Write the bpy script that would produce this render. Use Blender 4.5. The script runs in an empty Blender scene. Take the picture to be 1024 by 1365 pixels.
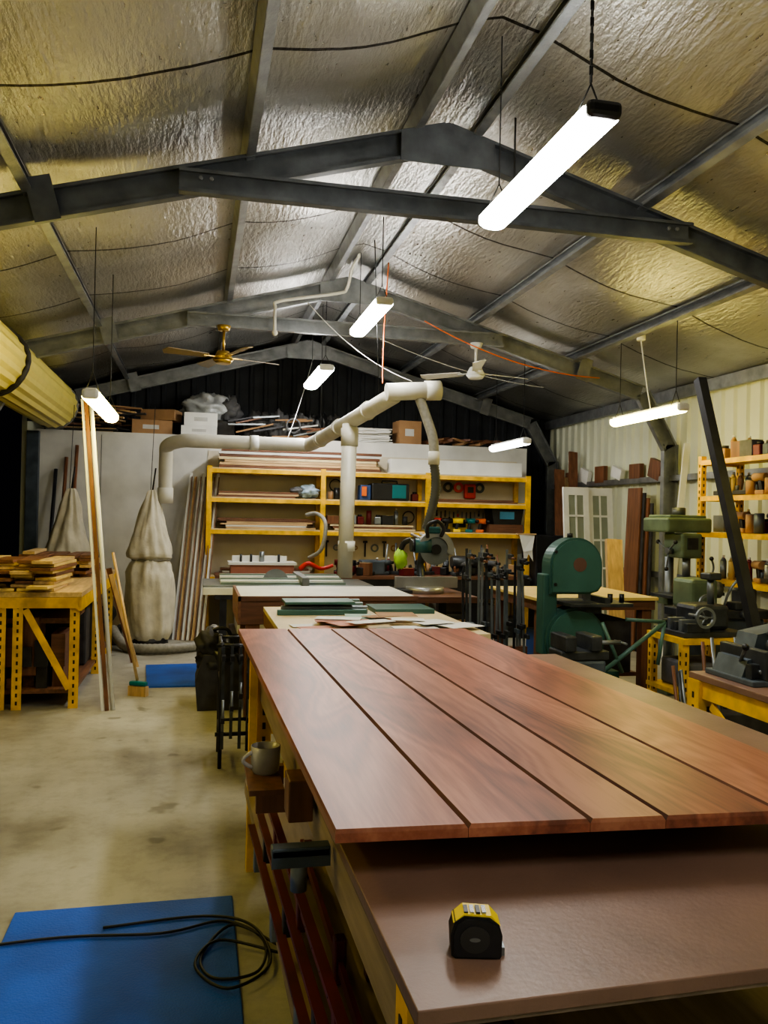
import bpy, bmesh, math, random
from mathutils import Matrix, Vector, noise
random.seed(7)
SC=bpy.context.scene.collection
V=Vector
try: bpy.context.scene.view_settings.look='AgX - Medium High Contrast'
except Exception as e: print(e)
# ---------------------------------------------------------------- materials
MATS={}
def M(name,col,rough=.6,metal=0.0,var=.15,ns=6,bump=0.0,bs=40,st=(1,1,1),em=0,emc=None):
    if name in MATS: return MATS[name]
    m=bpy.data.materials.new(name);m.use_nodes=True
    n=m.node_tree.nodes;l=m.node_tree.links
    b=n['Principled BSDF']
    b.inputs['Roughness'].default_value=rough;b.inputs['Metallic'].default_value=metal
    tc=n.new('ShaderNodeTexCoord');mp=n.new('ShaderNodeMapping');mp.inputs['Scale'].default_value=st
    l.new(tc.outputs['Object'],mp.inputs[0])
    nz=n.new('ShaderNodeTexNoise');nz.inputs['Scale'].default_value=ns;nz.inputs['Detail'].default_value=6
    l.new(mp.outputs[0],nz.inputs['Vector'])
    cr=n.new('ShaderNodeValToRGB')
    cr.color_ramp.elements[0].position=.3;cr.color_ramp.elements[1].position=.7
    cr.color_ramp.elements[0].color=tuple(max(0,c*(1-var)) for c in col)+(1,)
    cr.color_ramp.elements[1].color=tuple(min(1,c*(1+var)) for c in col)+(1,)
    l.new(nz.outputs[0],cr.inputs[0]);l.new(cr.outputs[0],b.inputs['Base Color'])
    if bump:
        n2=n.new('ShaderNodeTexNoise');n2.inputs['Scale'].default_value=bs;n2.inputs['Detail'].default_value=4
        l.new(mp.outputs[0],n2.inputs['Vector'])
        bp=n.new('ShaderNodeBump');bp.inputs['Strength'].default_value=bump;bp.inputs['Distance'].default_value=.02
        l.new(n2.outputs[0],bp.inputs['Height']);l.new(bp.outputs[0],b.inputs['Normal'])
    if em:
        b.inputs['Emission Color'].default_value=(emc or col)[:3]+(1,);b.inputs['Emission Strength'].default_value=em
    MATS[name]=m
    return m
def ramp(n,stops):
    r=n.new('ShaderNodeValToRGB');e=r.color_ramp.elements
    while len(e)<len(stops): e.new(.5)
    for i,(p,c) in enumerate(stops): e[i].position=p;e[i].color=tuple(c)+(1,)
    return r
def foil_mat():
    m=bpy.data.materials.new('foil_insulation');m.use_nodes=True;n=m.node_tree.nodes;l=m.node_tree.links
    b=n['Principled BSDF'];b.inputs['Metallic'].default_value=.97
    tc=n.new('ShaderNodeTexCoord');sep=n.new('ShaderNodeSeparateXYZ');l.new(tc.outputs['Object'],sep.inputs[0])
    mp=n.new('ShaderNodeMapping');mp.inputs['Scale'].default_value=(5,1.2,1.2);l.new(tc.outputs['Object'],mp.inputs[0])
    nz=n.new('ShaderNodeTexNoise');nz.inputs['Scale'].default_value=7;nz.inputs['Detail'].default_value=6;nz.inputs['Roughness'].default_value=.55;l.new(mp.outputs[0],nz.inputs['Vector'])
    n2=n.new('ShaderNodeTexNoise');n2.inputs['Scale'].default_value=1.1;n2.inputs['Detail'].default_value=3;l.new(tc.outputs['Object'],n2.inputs['Vector'])
    r=ramp(n,[(.3,(.40,.39,.37)),(.7,(.66,.65,.62))]);l.new(n2.outputs[0],r.inputs[0])
    w=n.new('ShaderNodeTexNoise');w.inputs['Scale'].default_value=2.5;l.new(tc.outputs['Object'],w.inputs['Vector'])
    ms=n.new('ShaderNodeMath');ms.operation='MULTIPLY_ADD';ms.inputs[1].default_value=.025;l.new(w.outputs[0],ms.inputs[0]);l.new(sep.outputs['Y'],ms.inputs[2])
    a=n.new('ShaderNodeMath');a.operation='ADD';a.inputs[1].default_value=-.36;l.new(ms.outputs[0],a.inputs[0])
    d=n.new('ShaderNodeMath');d.operation='PINGPONG';d.inputs[1].default_value=.6;l.new(a.outputs[0],d.inputs[0])
    c=n.new('ShaderNodeMath');c.operation='LESS_THAN';c.inputs[1].default_value=.012;l.new(d.outputs[0],c.inputs[0])
    mx=n.new('ShaderNodeMix');mx.data_type='RGBA';l.new(c.outputs[0],mx.inputs[0]);l.new(r.outputs[0],mx.inputs[6]);mx.inputs[7].default_value=(.04,.036,.03,1)
    l.new(mx.outputs[2],b.inputs['Base Color'])
    rr=n.new('ShaderNodeMapRange');rr.inputs[1].default_value=.3;rr.inputs[2].default_value=.7;rr.inputs[3].default_value=.27;rr.inputs[4].default_value=.42;l.new(nz.outputs[0],rr.inputs[0]);l.new(rr.outputs[0],b.inputs['Roughness'])
    vor=n.new('ShaderNodeTexNoise');vor.inputs['Scale'].default_value=42;vor.inputs['Detail'].default_value=3;l.new(tc.outputs['Object'],vor.inputs['Vector'])
    ad=n.new('ShaderNodeMath');ad.operation='MULTIPLY_ADD';ad.inputs[1].default_value=.3;l.new(vor.outputs[0],ad.inputs[0]);l.new(nz.outputs[0],ad.inputs[2])
    bp=n.new('ShaderNodeBump');bp.inputs['Strength'].default_value=.6;bp.inputs['Distance'].default_value=.022
    l.new(ad.outputs[0],bp.inputs['Height']);l.new(bp.outputs[0],b.inputs['Normal'])
    return m
def jarrah_mat(name,k):
    m=bpy.data.materials.new(name);m.use_nodes=True;n=m.node_tree.nodes;l=m.node_tree.links
    b=n['Principled BSDF'];b.inputs['Roughness'].default_value=.38 if k==1 else .8
    tc=n.new('ShaderNodeTexCoord');oi=n.new('ShaderNodeObjectInfo')
    cmb=n.new('ShaderNodeVectorMath');cmb.operation='ADD'
    mul=n.new('ShaderNodeMath');mul.operation='MULTIPLY';mul.inputs[1].default_value=37;l.new(oi.outputs['Random'],mul.inputs[0])
    l.new(tc.outputs['Object'],cmb.inputs[0]);l.new(mul.outputs[0],cmb.inputs[1])
    mp=n.new('ShaderNodeMapping');mp.inputs['Scale'].default_value=(3.6,.8,3.6);l.new(cmb.outputs[0],mp.inputs[0])
    nz=n.new('ShaderNodeTexNoise');nz.inputs['Scale'].default_value=1.0;nz.inputs['Detail'].default_value=2;nz.inputs['Distortion'].default_value=.5;l.new(mp.outputs[0],nz.inputs['Vector'])
    mm=n.new('ShaderNodeMath');mm.operation='MULTIPLY';mm.inputs[1].default_value=85;l.new(nz.outputs[0],mm.inputs[0])
    sn=n.new('ShaderNodeMath');sn.operation='SINE';l.new(mm.outputs[0],sn.inputs[0])
    mp2=n.new('ShaderNodeMapping');mp2.inputs['Scale'].default_value=(70,5,70);l.new(cmb.outputs[0],mp2.inputs[0])
    n3=n.new('ShaderNodeTexNoise');n3.inputs['Scale'].default_value=1.5;n3.inputs['Detail'].default_value=5;l.new(mp2.outputs[0],n3.inputs['Vector'])
    s2=n.new('ShaderNodeMath');s2.operation='MULTIPLY_ADD';s2.inputs[1].default_value=.05;l.new(sn.outputs[0],s2.inputs[0])
    s1=n.new('ShaderNodeMath');s1.operation='MULTIPLY_ADD';s1.inputs[1].default_value=.26;s1.inputs[2].default_value=-.03;l.new(n3.outputs[0],s1.inputs[0]);l.new(s1.outputs[0],s2.inputs[2])
    s4=n.new('ShaderNodeMath');s4.operation='MULTIPLY_ADD';s4.inputs[1].default_value=.8;l.new(nz.outputs[0],s4.inputs[0]);l.new(s2.outputs[0],s4.inputs[2])
    K=lambda c:tuple(q*k for q in c)
    r=ramp(n,[(.32,K((.135,.040,.024))),(.5,K((.30,.095,.052))),(.68,K((.46,.185,.105)))]);l.new(s4.outputs[0],r.inputs[0])
    hs=n.new('ShaderNodeHueSaturation');mr=n.new('ShaderNodeMapRange');mr.inputs[3].default_value=.85;mr.inputs[4].default_value=1.18
    l.new(oi.outputs['Random'],mr.inputs[0]);l.new(mr.outputs[0],hs.inputs['Value']);l.new(r.outputs[0],hs.inputs['Color'])
    l.new(hs.outputs[0],b.inputs['Base Color'])
    return m
def floor_mat():
    m=bpy.data.materials.new('concrete_floor');m.use_nodes=True;n=m.node_tree.nodes;l=m.node_tree.links
    b=n['Principled BSDF']
    tc=n.new('ShaderNodeTexCoord')
    nz=n.new('ShaderNodeTexNoise');nz.inputs['Scale'].default_value=1.1;nz.inputs['Detail'].default_value=9;nz.inputs['Roughness'].default_value=.6;l.new(tc.outputs['Object'],nz.inputs['Vector'])
    r=ramp(n,[(.34,(.19,.175,.145)),(.47,(.33,.315,.265)),(.66,(.44,.425,.365))]);l.new(nz.outputs[0],r.inputs[0])
    n2=n.new('ShaderNodeTexNoise');n2.inputs['Scale'].default_value=9;n2.inputs['Detail'].default_value=10;n2.inputs['Roughness'].default_value=.7;l.new(tc.outputs['Object'],n2.inputs['Vector'])
    r2=ramp(n,[(.36,(.6,.59,.57)),(.54,(1,1,1))]);l.new(n2.outputs[0],r2.inputs[0])
    mx=n.new('ShaderNodeMix');mx.data_type='RGBA';mx.blend_type='MULTIPLY';mx.inputs[0].default_value=.45;l.new(r.outputs[0],mx.inputs[6]);l.new(r2.outputs[0],mx.inputs[7])
    # fine oil spots
    n4=n.new('ShaderNodeTexNoise');n4.inputs['Scale'].default_value=4.5;n4.inputs['Detail'].default_value=2;l.new(tc.outputs['Object'],n4.inputs['Vector'])
    r4=ramp(n,[(.27,(.45,.43,.4)),(.33,(1,1,1))]);l.new(n4.outputs[0],r4.inputs[0])
    m2=n.new('ShaderNodeMix');m2.data_type='RGBA';m2.blend_type='MULTIPLY';m2.inputs[0].default_value=.7;l.new(mx.outputs[2],m2.inputs[6]);l.new(r4.outputs[0],m2.inputs[7])
    l.new(m2.outputs[2],b.inputs['Base Color'])
    rr=n.new('ShaderNodeMapRange');rr.inputs[3].default_value=.25;rr.inputs[4].default_value=.6;l.new(nz.outputs[0],rr.inputs[0]);l.new(rr.outputs[0],b.inputs['Roughness'])
    return m
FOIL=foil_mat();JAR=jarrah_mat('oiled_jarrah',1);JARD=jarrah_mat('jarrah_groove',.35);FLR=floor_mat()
STEEL=M('galvanised_steel',(.26,.27,.28),.45,.7,.25,8,.1,60)
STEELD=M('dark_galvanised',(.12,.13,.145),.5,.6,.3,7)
GREY=M('grey_metal',(.22,.24,.25),.4,.7,.2)
CAST=M('cast_iron',(.06,.065,.07),.45,.6,.35,10)
BLK=M('black_plastic',(.012,.012,.013),.4,0,.3)
BLKM=M('black_steel',(.03,.03,.034),.45,.5,.4)
WHT=M('white_paint',(.74,.74,.71),.5,0,.08,5)
WHTB=M('white_board',(.62,.61,.57),.6,0,.14,3)
CREAM=M('cream_wall',(.60,.54,.41),.6,0,.12,2)
PVC=M('pvc_duct',(.56,.54,.47),.45,0,.15,4)
YEL=M('yellow_steel',(.78,.45,.012),.45,.1,.3,9)
YELB=M('bright_yellow',(.85,.62,.02),.4,0,.05)
GRN=M('machine_green',(.035,.10,.08),.38,.15,.15,4)
GRND=M('machine_green_door',(.045,.125,.10),.33,.1,.12)
GRNL=M('pale_green_machine',(.13,.18,.11),.45,.2,.25,6)
BLUG=M('blue_grey_machine',(.07,.09,.115),.45,.3,.3,8)
BLU=M('blue_mat',(.010,.085,.46),.7,0,.25,3,.25,120)
RED=M('dark_red_paint',(.12,.010,.012),.45,.2,.35,8)
REDB=M('bright_red',(.6,.03,.02),.4,0,.1)
TEAL=M('teal_plastic',(.0,.14,.15),.4,0,.1)
ORG=M('orange_plastic',(.75,.15,.02),.45,0,.1)
LIME=M('lime_bag',(.35,.6,.05),.7,0,.2)
PINE=M('pine',(.55,.37,.17),.55,0,.25,3,0,40,(12,12,1.2))
PINEY=M('pine_y',(.52,.36,.17),.55,0,.25,3,0,40,(12,1.2,12))
PINESH=M('shaded_pine',(.30,.22,.13),.6,0,.25,3,0,40,(12,1.2,12))  # pine below the bench top, base colour darkened to carry the apron's shade
PLY=M('pale_ply',(.62,.50,.29),.55,0,.15,3,0,40,(3,1,3))
BRN=M('brown_timber',(.17,.07,.033),.5,0,.35,3,0,40,(10,10,1))
BRNY=M('brown_timber_y',(.18,.08,.04),.5,0,.35,3,0,40,(12,1.2,12))
BRNX=M('brown_timber_x',(.14,.06,.033),.5,0,.35,3,0,40,(1.2,12,12))
PINEX=M('pine_x',(.52,.35,.18),.55,0,.25,3,0,40,(1.2,12,12))
FORM=M('formply_top',(.20,.115,.08),.4,0,.2,5,.05,90)
CARD=M('cardboard',(.33,.19,.09),.75,0,.15)
CANV=M('canvas_bag',(.58,.54,.43),.85,0,.14,8,.5,10)
PAPER=M('paper',(.7,.69,.66),.7,0,.06)
DARK=M('dark_clutter',(.035,.032,.03),.7,0,.5,10)
DGRY=M('dark_grey_cloth',(.10,.10,.105),.8,0,.3,10)
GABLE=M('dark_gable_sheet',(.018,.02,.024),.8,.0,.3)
HOLE=M('slot_hole',(.03,.02,.01),.8)
GLASS=M('window_pane',(.26,.29,.24),.15,0,.1)
BRASS=M('brass',(.55,.36,.08),.3,.9,.15)
RUB=M('rubber_cable',(.01,.01,.01),.5)
GHOSE=M('grey_hose',(.25,.24,.21),.5,0,.2,30)
SILV=M('silver_bag',(.42,.44,.45),.45,.3,.25,8,.6,14)
PGRN=M('wall_cladding',(.60,.62,.48),.4,0,.06,2)
OFY=M('offcut_yellow',(.6,.43,.15),.6,0,.2)
LAMPW=M('lamp_diffuser_white',(1,1,1),.4,0,0,em=74,emc=(1.0,.985,.94))
LAMPY=M('lamp_diffuser_yellow',(1,.9,.5),.4,0,0,em=44,emc=(1.0,.82,.20))
LAMPZ=M('lamp_diffuser_warm',(1,.9,.5),.4,0,0,em=26,emc=(1.0,.80,.18))
LAMPB=M('lamp_diffuser_dim',(1,1,1),.4,0,0,em=14,emc=(1,1,.95))
# ---------------------------------------------------------------- mesh builder
class O:
    def __init__(s,name): s.n=name;s.bm=bmesh.new();s.m=[]
    def mi(s,m):
        if m not in s.m: s.m.append(m)
        return s.m.index(m)
    def add(s,verts,faces,m,smooth=False):
        i=s.mi(m);vv=[s.bm.verts.new(v) for v in verts];fs=[]
        for f in faces:
            try:
                q=s.bm.faces.new([vv[k] for k in f]);q.material_index=i;q.smooth=smooth;fs.append(q)
            except ValueError: pass
        return vv,fs
    def box(s,c,d,m,rot=(0,0,0),bev=0.0):
        x,y,z=[k/2 for k in d]
        R=Matrix.Rotation(rot[2],3,'Z')@Matrix.Rotation(rot[1],3,'Y')@Matrix.Rotation(rot[0],3,'X')
        P=[(-x,-y,-z),(x,-y,-z),(x,y,-z),(-x,y,-z),(-x,-y,z),(x,-y,z),(x,y,z),(-x,y,z)]
        vs=[R@V(p)+V(c) for p in P]
        vv,fs=s.add(vs,[(0,3,2,1),(4,5,6,7),(0,1,5,4),(1,2,6,5),(2,3,7,6),(3,0,4,7)],m)
        if bev:
            es=set(e for f in fs for e in f.edges)
            r=bmesh.ops.bevel(s.bm,geom=list(es),offset=bev,segments=2,affect='EDGES',profile=.5)
            i=s.mi(m)
            for f in r['faces']: f.material_index=i
        return s
    def b2(s,x0,x1,y0,y1,z0,z1,m,bev=0): return s.box(((x0+x1)/2,(y0+y1)/2,(z0+z1)/2),(x1-x0,y1-y0,z1-z0),m,bev=bev)
    def beam(s,p1,p2,w,h,m,up=(0,0,1),off=(0,0)):
        p1=V(p1);p2=V(p2);d=(p2-p1).normalized();u=V(up);sd=d.cross(u).normalized();u=sd.cross(d).normalized()
        o=sd*off[0]+u*off[1];vs=[]
        for p in (p1,p2):
            for a,b in((-1,-1),(1,-1),(1,1),(-1,1)): vs.append(p+o+sd*a*w/2+u*b*h/2)
        s.add(vs,[(3,2,1,0),(4,5,6,7),(0,1,5,4),(1,2,6,5),(2,3,7,6),(3,0,4,7)],m);return s
    def csec(s,p1,p2,w,h,m,up=(0,0,1),side=1,t=.006,lip=.018):
        s.beam(p1,p2,t,h,m,up,(-side*w/2,0))
        s.beam(p1,p2,w,t,m,up,(0,h/2));s.beam(p1,p2,w,t,m,up,(0,-h/2))
        s.beam(p1,p2,t,lip,m,up,(side*w/2,h/2-lip/2));s.beam(p1,p2,t,lip,m,up,(side*w/2,-h/2+lip/2));return s
    def cyl(s,p1,p2,r,m,r2=None,n=20,smooth=True):
        return s.tube([p1,p2],[r,r if r2 is None else r2],m,n,smooth)
    def tube(s,pts,r,m,n=12,smooth=True,cap=True):
        pts=[V(p) for p in pts];N=len(pts)
        if not isinstance(r,(list,tuple)): r=[r]*N
        rings=[];pu=None
        for i,p in enumerate(pts):
            d=(pts[min(i+1,N-1)]-pts[max(i-1,0)])
            d=d.normalized() if d.length>1e-9 else V((0,0,1))
            if pu is None:
                pu=V((0,0,1)) if abs(d.z)<.9 else V((1,0,0))
            a=d.cross(pu).normalized();b=a.cross(d).normalized();pu=b
            rings.append([p+(a*math.cos(2*math.pi*k/n)+b*math.sin(2*math.pi*k/n))*r[i] for k in range(n)])
        vs=[v for q in rings for v in q];fs=[]
        for i in range(N-1):
            for k in range(n): fs.append((i*n+k,i*n+(k+1)%n,(i+1)*n+(k+1)%n,(i+1)*n+k))
        vv,ff=s.add(vs,fs,m,smooth)
        if cap:
            i=s.mi(m)
            for rg in (list(range(n))[::-1],[ (N-1)*n+k for k in range(n)]):
                try:
                    f=s.bm.faces.new([vv[k] for k in rg]);f.material_index=i
                except ValueError: pass
        return s
    def sph(s,c,r,m,seg=16,jit=0,fr=2.2,flat=None):
        r=r if isinstance(r,(list,tuple)) else (r,r,r);c=V(c);vs=[];fs=[];K=seg//2;off=V((random.uniform(0,99),random.uniform(0,99),0))
        for i in range(K+1):
            th=math.pi*i/K
            for k in range(seg):
                a=2*math.pi*k/seg
                u=V((math.sin(th)*math.cos(a),math.sin(th)*math.sin(a),math.cos(th)))
                if jit:
                    j=1+jit*(noise.noise(u*fr+off)*1.6+abs(noise.noise(u*fr*2.6+off))*1.1-.2)
                else: j=1
                p=c+V((r[0]*u.x*j,r[1]*u.y*j,r[2]*u.z*j))
                if flat is not None and p.z<flat: p.z=flat
                vs.append(p)
        for i in range(K):
            for k in range(seg): fs.append((i*seg+k,(i+1)*seg+k,(i+1)*seg+(k+1)%seg,i*seg+(k+1)%seg))
        s.add(vs,fs,m,True);return s
    def prism(s,pts,axis,a0,a1,m,smooth=False):
        def mk(p,a): return (a,p[0],p[1]) if axis=='x' else ((p[0],a,p[1]) if axis=='y' else (p[0],p[1],a))
        n=len(pts);vs=[mk(p,a0) for p in pts]+[mk(p,a1) for p in pts]
        fs=[tuple(range(n))[::-1],tuple(range(n,2*n))]+[(i,(i+1)%n,n+(i+1)%n,n+i) for i in range(n)]
        s.add(vs,fs,m,smooth);return s
    def ring(s,cx,cz,r0,r1,y0,y1,m,a0=0,a1=2*math.pi,n=32):
        P=[(cx+r1*math.cos(a0+(a1-a0)*k/n),cz+r1*math.sin(a0+(a1-a0)*k/n)) for k in range(n+1)]
        Q=[(cx+r0*math.cos(a0+(a1-a0)*k/n),cz+r0*math.sin(a0+(a1-a0)*k/n)) for k in range(n+1)]
        for k in range(n): s.prism([Q[k],P[k],P[k+1],Q[k+1]],'y',y0,y1,m)
        return s
    def slotleg(s,x,y,z0,z1,m=None,w=.06):
        m=m or YEL
        s.b2(x-w/2,x+w/2,y-.003,y+.003,z0,z1,m);s.b2(x-w/2,x-w/2+.006,y,y+w,z0,z1,m)
        z=z0+.05
        while z<z1-.04:
            s.box((x,y-.0035,z),(.014,.002,.028),HOLE);s.box((x-w/2-.001,y+w/2,z),(.002,.014,.028),HOLE);z+=.06
        return s
    def done(s,parent=None,rot=0,about=(0,0)):
        if rot:
            bmesh.ops.rotate(s.bm,cent=(about[0],about[1],0),matrix=Matrix.Rotation(rot,3,'Z'),verts=s.bm.verts)
        bmesh.ops.recalc_face_normals(s.bm,faces=s.bm.faces)
        me=bpy.data.meshes.new(s.n);s.bm.to_mesh(me);s.bm.free()
        for m in s.m: me.materials.append(m)
        o=bpy.data.objects.new(s.n,me);SC.objects.link(o)
        if parent: o.parent=parent
        return o
def arc(p,q,sag,n=12):
    p=V(p);q=V(q);return [p.lerp(q,i/n)-V((0,0,sag*4*(i/n)*(1-i/n))) for i in range(n+1)]
def smooth(P,n=8):
    P=[V(p) for p in P];P=[P[0]]+P+[P[-1]];out=[]
    for i in range(1,len(P)-2):
        for k in range(n):
            t=k/n;a,b,c,d=P[i-1:i+3];out.append(.5*((2*b)+(c-a)*t+(2*a-5*b+4*c-d)*t*t+(3*b-a-3*c+d)*t**3))
    out.append(P[-2]);return out
def tool(o,x,y,z,kind,m,r=0):
    c,s_=math.cos(r),math.sin(r)
    def p(a,b,h): return (x+a*c-b*s_,y+a*s_+b*c,z+h)
    if kind=='drill':
        o.cyl(p(-.07,0,.15),p(.06,0,.15),.036,m,n=14);o.cyl(p(.06,0,.15),p(.11,0,.15),.02,BLK,n=10);o.box(p(-.02,0,.08),(.04,.04,.12),BLK,rot=(0,.2,r),bev=.008);o.box(p(-.02,0,.02),(.10,.06,.04),m,rot=(0,0,r),bev=.008)
    elif kind=='can':
        h=random.uniform(.10,.18);rr=random.uniform(.03,.045);o.cyl(p(0,0,0),p(0,0,h),rr,m,n=16);o.cyl(p(0,0,h),p(0,0,h+.006),rr*.9,GREY,n=16)
    elif kind=='spray':
        o.cyl(p(0,0,0),p(0,0,.16),.028,m,n=14);o.cyl(p(0,0,.16),p(0,0,.19),.028,m,r2=.012,n=14);o.cyl(p(0,0,.19),p(0,0,.21),.012,WHT,n=8)
    elif kind=='plane':
        o.box(p(0,0,.025),(.22,.06,.04),CAST,rot=(0,0,r),bev=.006);o.cyl(p(.07,0,.04),p(.07,0,.09),.018,m,n=10);o.box(p(-.06,0,.075),(.04,.025,.09),m,rot=(0,-.3,r),bev=.008)
    elif kind=='jar':
        o.box(p(0,0,.05),(.09,.09,.10),m,rot=(0,0,r),bev=.012);o.cyl(p(0,0,.1),p(0,0,.125),.03,BLK,n=12)
    elif kind=='carton':
        h=random.uniform(.08,.16);o.box(p(0,0,h/2),(.15,.12,h),m,rot=(0,0,r),bev=.003);o.box(p(0,0,h+.001),(.15,.03,.002),OFY,rot=(0,0,r))
KINDS=['drill','can','spray','plane','jar','carton']
# ---------------------------------------------------------------- camera
cam=bpy.data.objects.new('camera',bpy.data.cameras.new('camera'));SC.objects.link(cam)
bpy.context.scene.camera=cam
F=1100.0
cam.data.sensor_fit='VERTICAL';cam.data.sensor_height=36;cam.data.lens=F/1365*36
R=Matrix.Rotation(-math.radians(12.65),4,'Z')@Matrix.Rotation(math.pi/2+math.radians(.33),4,'X')@Matrix.Rotation(math.radians(1.2),4,'Z')
cam.matrix_world=Matrix.Translation((0,0,1.5))@R
cam.data.clip_start=.02
w=bpy.data.worlds.new('night');bpy.context.scene.world=w;w.use_nodes=True
w.node_tree.nodes['Background'].inputs[0].default_value=(.002,.002,.003,1);w.node_tree.nodes['Background'].inputs[1].default_value=1
# ---------------------------------------------------------------- shell
XL,XR,XA=-2.05,5.25,1.45;SL=.28
Y0,Y1=-1.6,11.8
def rz(x): return 3.85-SL*abs(x-XA)
def roofz(x): return rz(x)+.2
o=O('floor');o.b2(-4.5,XR+.1,Y0-.1,Y1+.1,-.1,0,FLR);o.done()
PX=[-2.05,-.975,.24,1.25,1.65,2.81,3.95,5.25]
o=O('ceiling');xs=[]
for a,b in zip(PX[:-1],PX[1:]):
    k=8 if b-a>.5 else 2
    xs+=[(a+(b-a)*i/k,math.sin(math.pi*i/k)*(.04 if k==8 else 0)) for i in range(k)]
xs.append((XR,0));ny=200
vs=[];fs=[]
for j in range(ny+1):
    y=Y0+(Y1-Y0)*j/ny
    for x,sg in xs:
        vs.append((x,y,roofz(x)-sg*(1+.5*math.cos((y-.36)*math.pi/.6))+.012*noise.noise(V((x*2.5,y*2,0)))))
n=len(xs)
for j in range(ny):
    for i in range(n-1): fs.append((j*n+i,j*n+i+1,(j+1)*n+i+1,(j+1)*n+i))
o.add(vs,fs,FOIL,True);c=o.done()
o=O('roof_purlins')
for x in (-.975,.24,1.25,1.65,2.81,3.95):
    z=roofz(x)-.07;nrm=V((SL if x>XA else -SL,0,1)).normalized()
    o.csec((x,Y0,z),(x,Y1,z),.05,.10,STEEL,up=nrm,side=(1 if x<XA else -1))
for x in (XL+.08,XR-.08):
    o.csec((x,Y0,roofz(x)-.07),(x,Y1,roofz(x)-.07),.06,.12,STEEL)
o.done()
def cladding(name,pfun,L,z0,zfun,m):
    o=O(name);s=0;prof=[]
    while s<L:
        prof+=[(s,0),(s+.10,0),(s+.12,.03),(s+.16,.03),(s+.18,0)];s+=.2
    prof=[p for p in prof if p[0]<=L]+[(L,0)]
    vs=[];fs=[]
    for a,d in prof:
        x,y=pfun(a,d);vs+=[(x,y,z0),(x,y,zfun(x,y))]
    for i in range(len(prof)-1): fs.append((2*i,2*i+2,2*i+3,2*i+1))
    o.add(vs,fs,m);return o
cladding('wall_right',lambda a,d:(XR-d,Y0+a),Y1-Y0,0,lambda x,y:roofz(XR),PGRN).done()
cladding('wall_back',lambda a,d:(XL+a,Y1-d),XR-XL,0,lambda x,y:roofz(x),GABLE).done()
cladding('wall_front',lambda a,d:(XL+a,Y0+d),XR-XL,0,lambda x,y:roofz(x),PGRN).done()
o=O('wall_left');o.b2(XL-.06,XL,Y0,3.3,0,roofz(XL),PGRN);o.b2(XL-.06,XL,3.3,10.7,2.75,roofz(XL),STEELD);o.b2(XL-.06,XL,10.7,Y1,0,roofz(XL),PGRN)
o.done()
o=O('trim_door_jamb')
for y in (3.35,10.66): o.csec((XL+.08,y,0),(XL+.08,y,2.45),.10,.13,BLUG,up=(1,0,0))
o.done()
o=O('trim_wall_girts')
for z in (.9,2.0): o.csec((XR-.07,Y0,z),(XR-.07,Y1,z),.06,.07,STEEL,up=(1,0,0))
o.done()
for y in (1.3,4.9,8.3,11.45):
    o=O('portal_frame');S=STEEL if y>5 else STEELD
    for sx,xe in ((-1,XL+.1),(1,XR-.13)):
        xa=xe-sx*.35
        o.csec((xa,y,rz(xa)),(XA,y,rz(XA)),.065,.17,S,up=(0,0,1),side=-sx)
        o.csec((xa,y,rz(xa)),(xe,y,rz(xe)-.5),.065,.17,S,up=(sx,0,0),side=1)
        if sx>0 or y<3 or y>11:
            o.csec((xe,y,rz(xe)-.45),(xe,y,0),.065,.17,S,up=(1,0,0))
            o.box((xe-sx*.02,y,.006),(.24,.16,.012),S)
        xg=xa-sx*.72
        o.box((xg,y-.045,rz(xg)+.02),(.14,.012,.25),S,rot=(0,sx*.27,0))
    o.prism([(XA-.3,rz(XA-.3)-.1),(XA+.3,rz(XA+.3)-.1),(XA+.3,rz(XA+.3)+.08),(XA,3.93),(XA-.3,rz(XA-.3)+.08)],'y',y-.045,y-.035,S)
    if y<11:
        o.csec((-.15,y-.075,rz(-.1)-.03),(3.1,y-.075,rz(3.1)-.0),.06,.13,S,side=1)
        for x in (0,2.95):
            for k in (-.03,.03): o.cyl((x+k,y-.115,3.4),(x+k,y-.10,3.4),.012,STEEL,n=6)
    o.done()
o=O('wall_storeroom');o.b2(-1.97,4.45,10.8,10.86,0,2.45,WHTB);o.b2(4.39,4.45,10.86,11.7,0,2.45,WHTB);o.b2(-1.97,4.45,10.8,11.7,2.45,2.49,WHTB)
o.b2(.1,4.3,10.79,10.8,.0,2.3,CREAM)
for x in (-1.2,): o.b2(x-.004,x+.004,10.797,10.80,0,2.45,GREY)
o.done()
# ---------------------------------------------------------------- lights
def lamp(x,y0,y1,z,m,cap=BLK,w=.055):
    o=O('fluorescent_batten')
    n=14
    prof=[(x+w*math.cos(a),z-.01+.035*math.sin(a)) for a in [math.pi+math.pi*k/n for k in range(n+1)]]
    o.prism(prof+[(x+w,z+.02),(x-w,z+.02)],'y',y0+.03,y1-.03,m)
    o.box((x,(y0+y1)/2,z+.035),(w*1.3,y1-y0-.08,.028),WHT,bev=.008)
    for y in (y0+.01,y1-.01): o.box((x,y,z+.004),(w*1.9,.05,.065),cap,bev=.02)
    for y in (y0+.12,y1-.12):
        top=roofz(x)-.08
        o.tube([(x-w*.8,y,z+.03),(x,y+.0,z+.16),(x,y,top)],.0035,RUB,6);o.tube([(x+w*.8,y,z+.03),(x,y,z+.16)],.0035,RUB,6)
        if y==y0+.12:
            k=0;zz=z+.16
            while zz<top-.04 and y0<3.5:
                o.box((x,y,zz+.02),(.016 if k%2 else .006,.006 if k%2 else .016,.036),BLKM,bev=.002);zz+=.032;k+=1
    return o.done()
lamp(1.46,2.85,4.1,3.05,LAMPW,w=.074)
lamp(1.43,6.5,7.7,3.24,LAMPW,WHT,w=.075)
lamp(1.32,8.85,10.2,3.1,LAMPW,WHT,w=.085)
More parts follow.
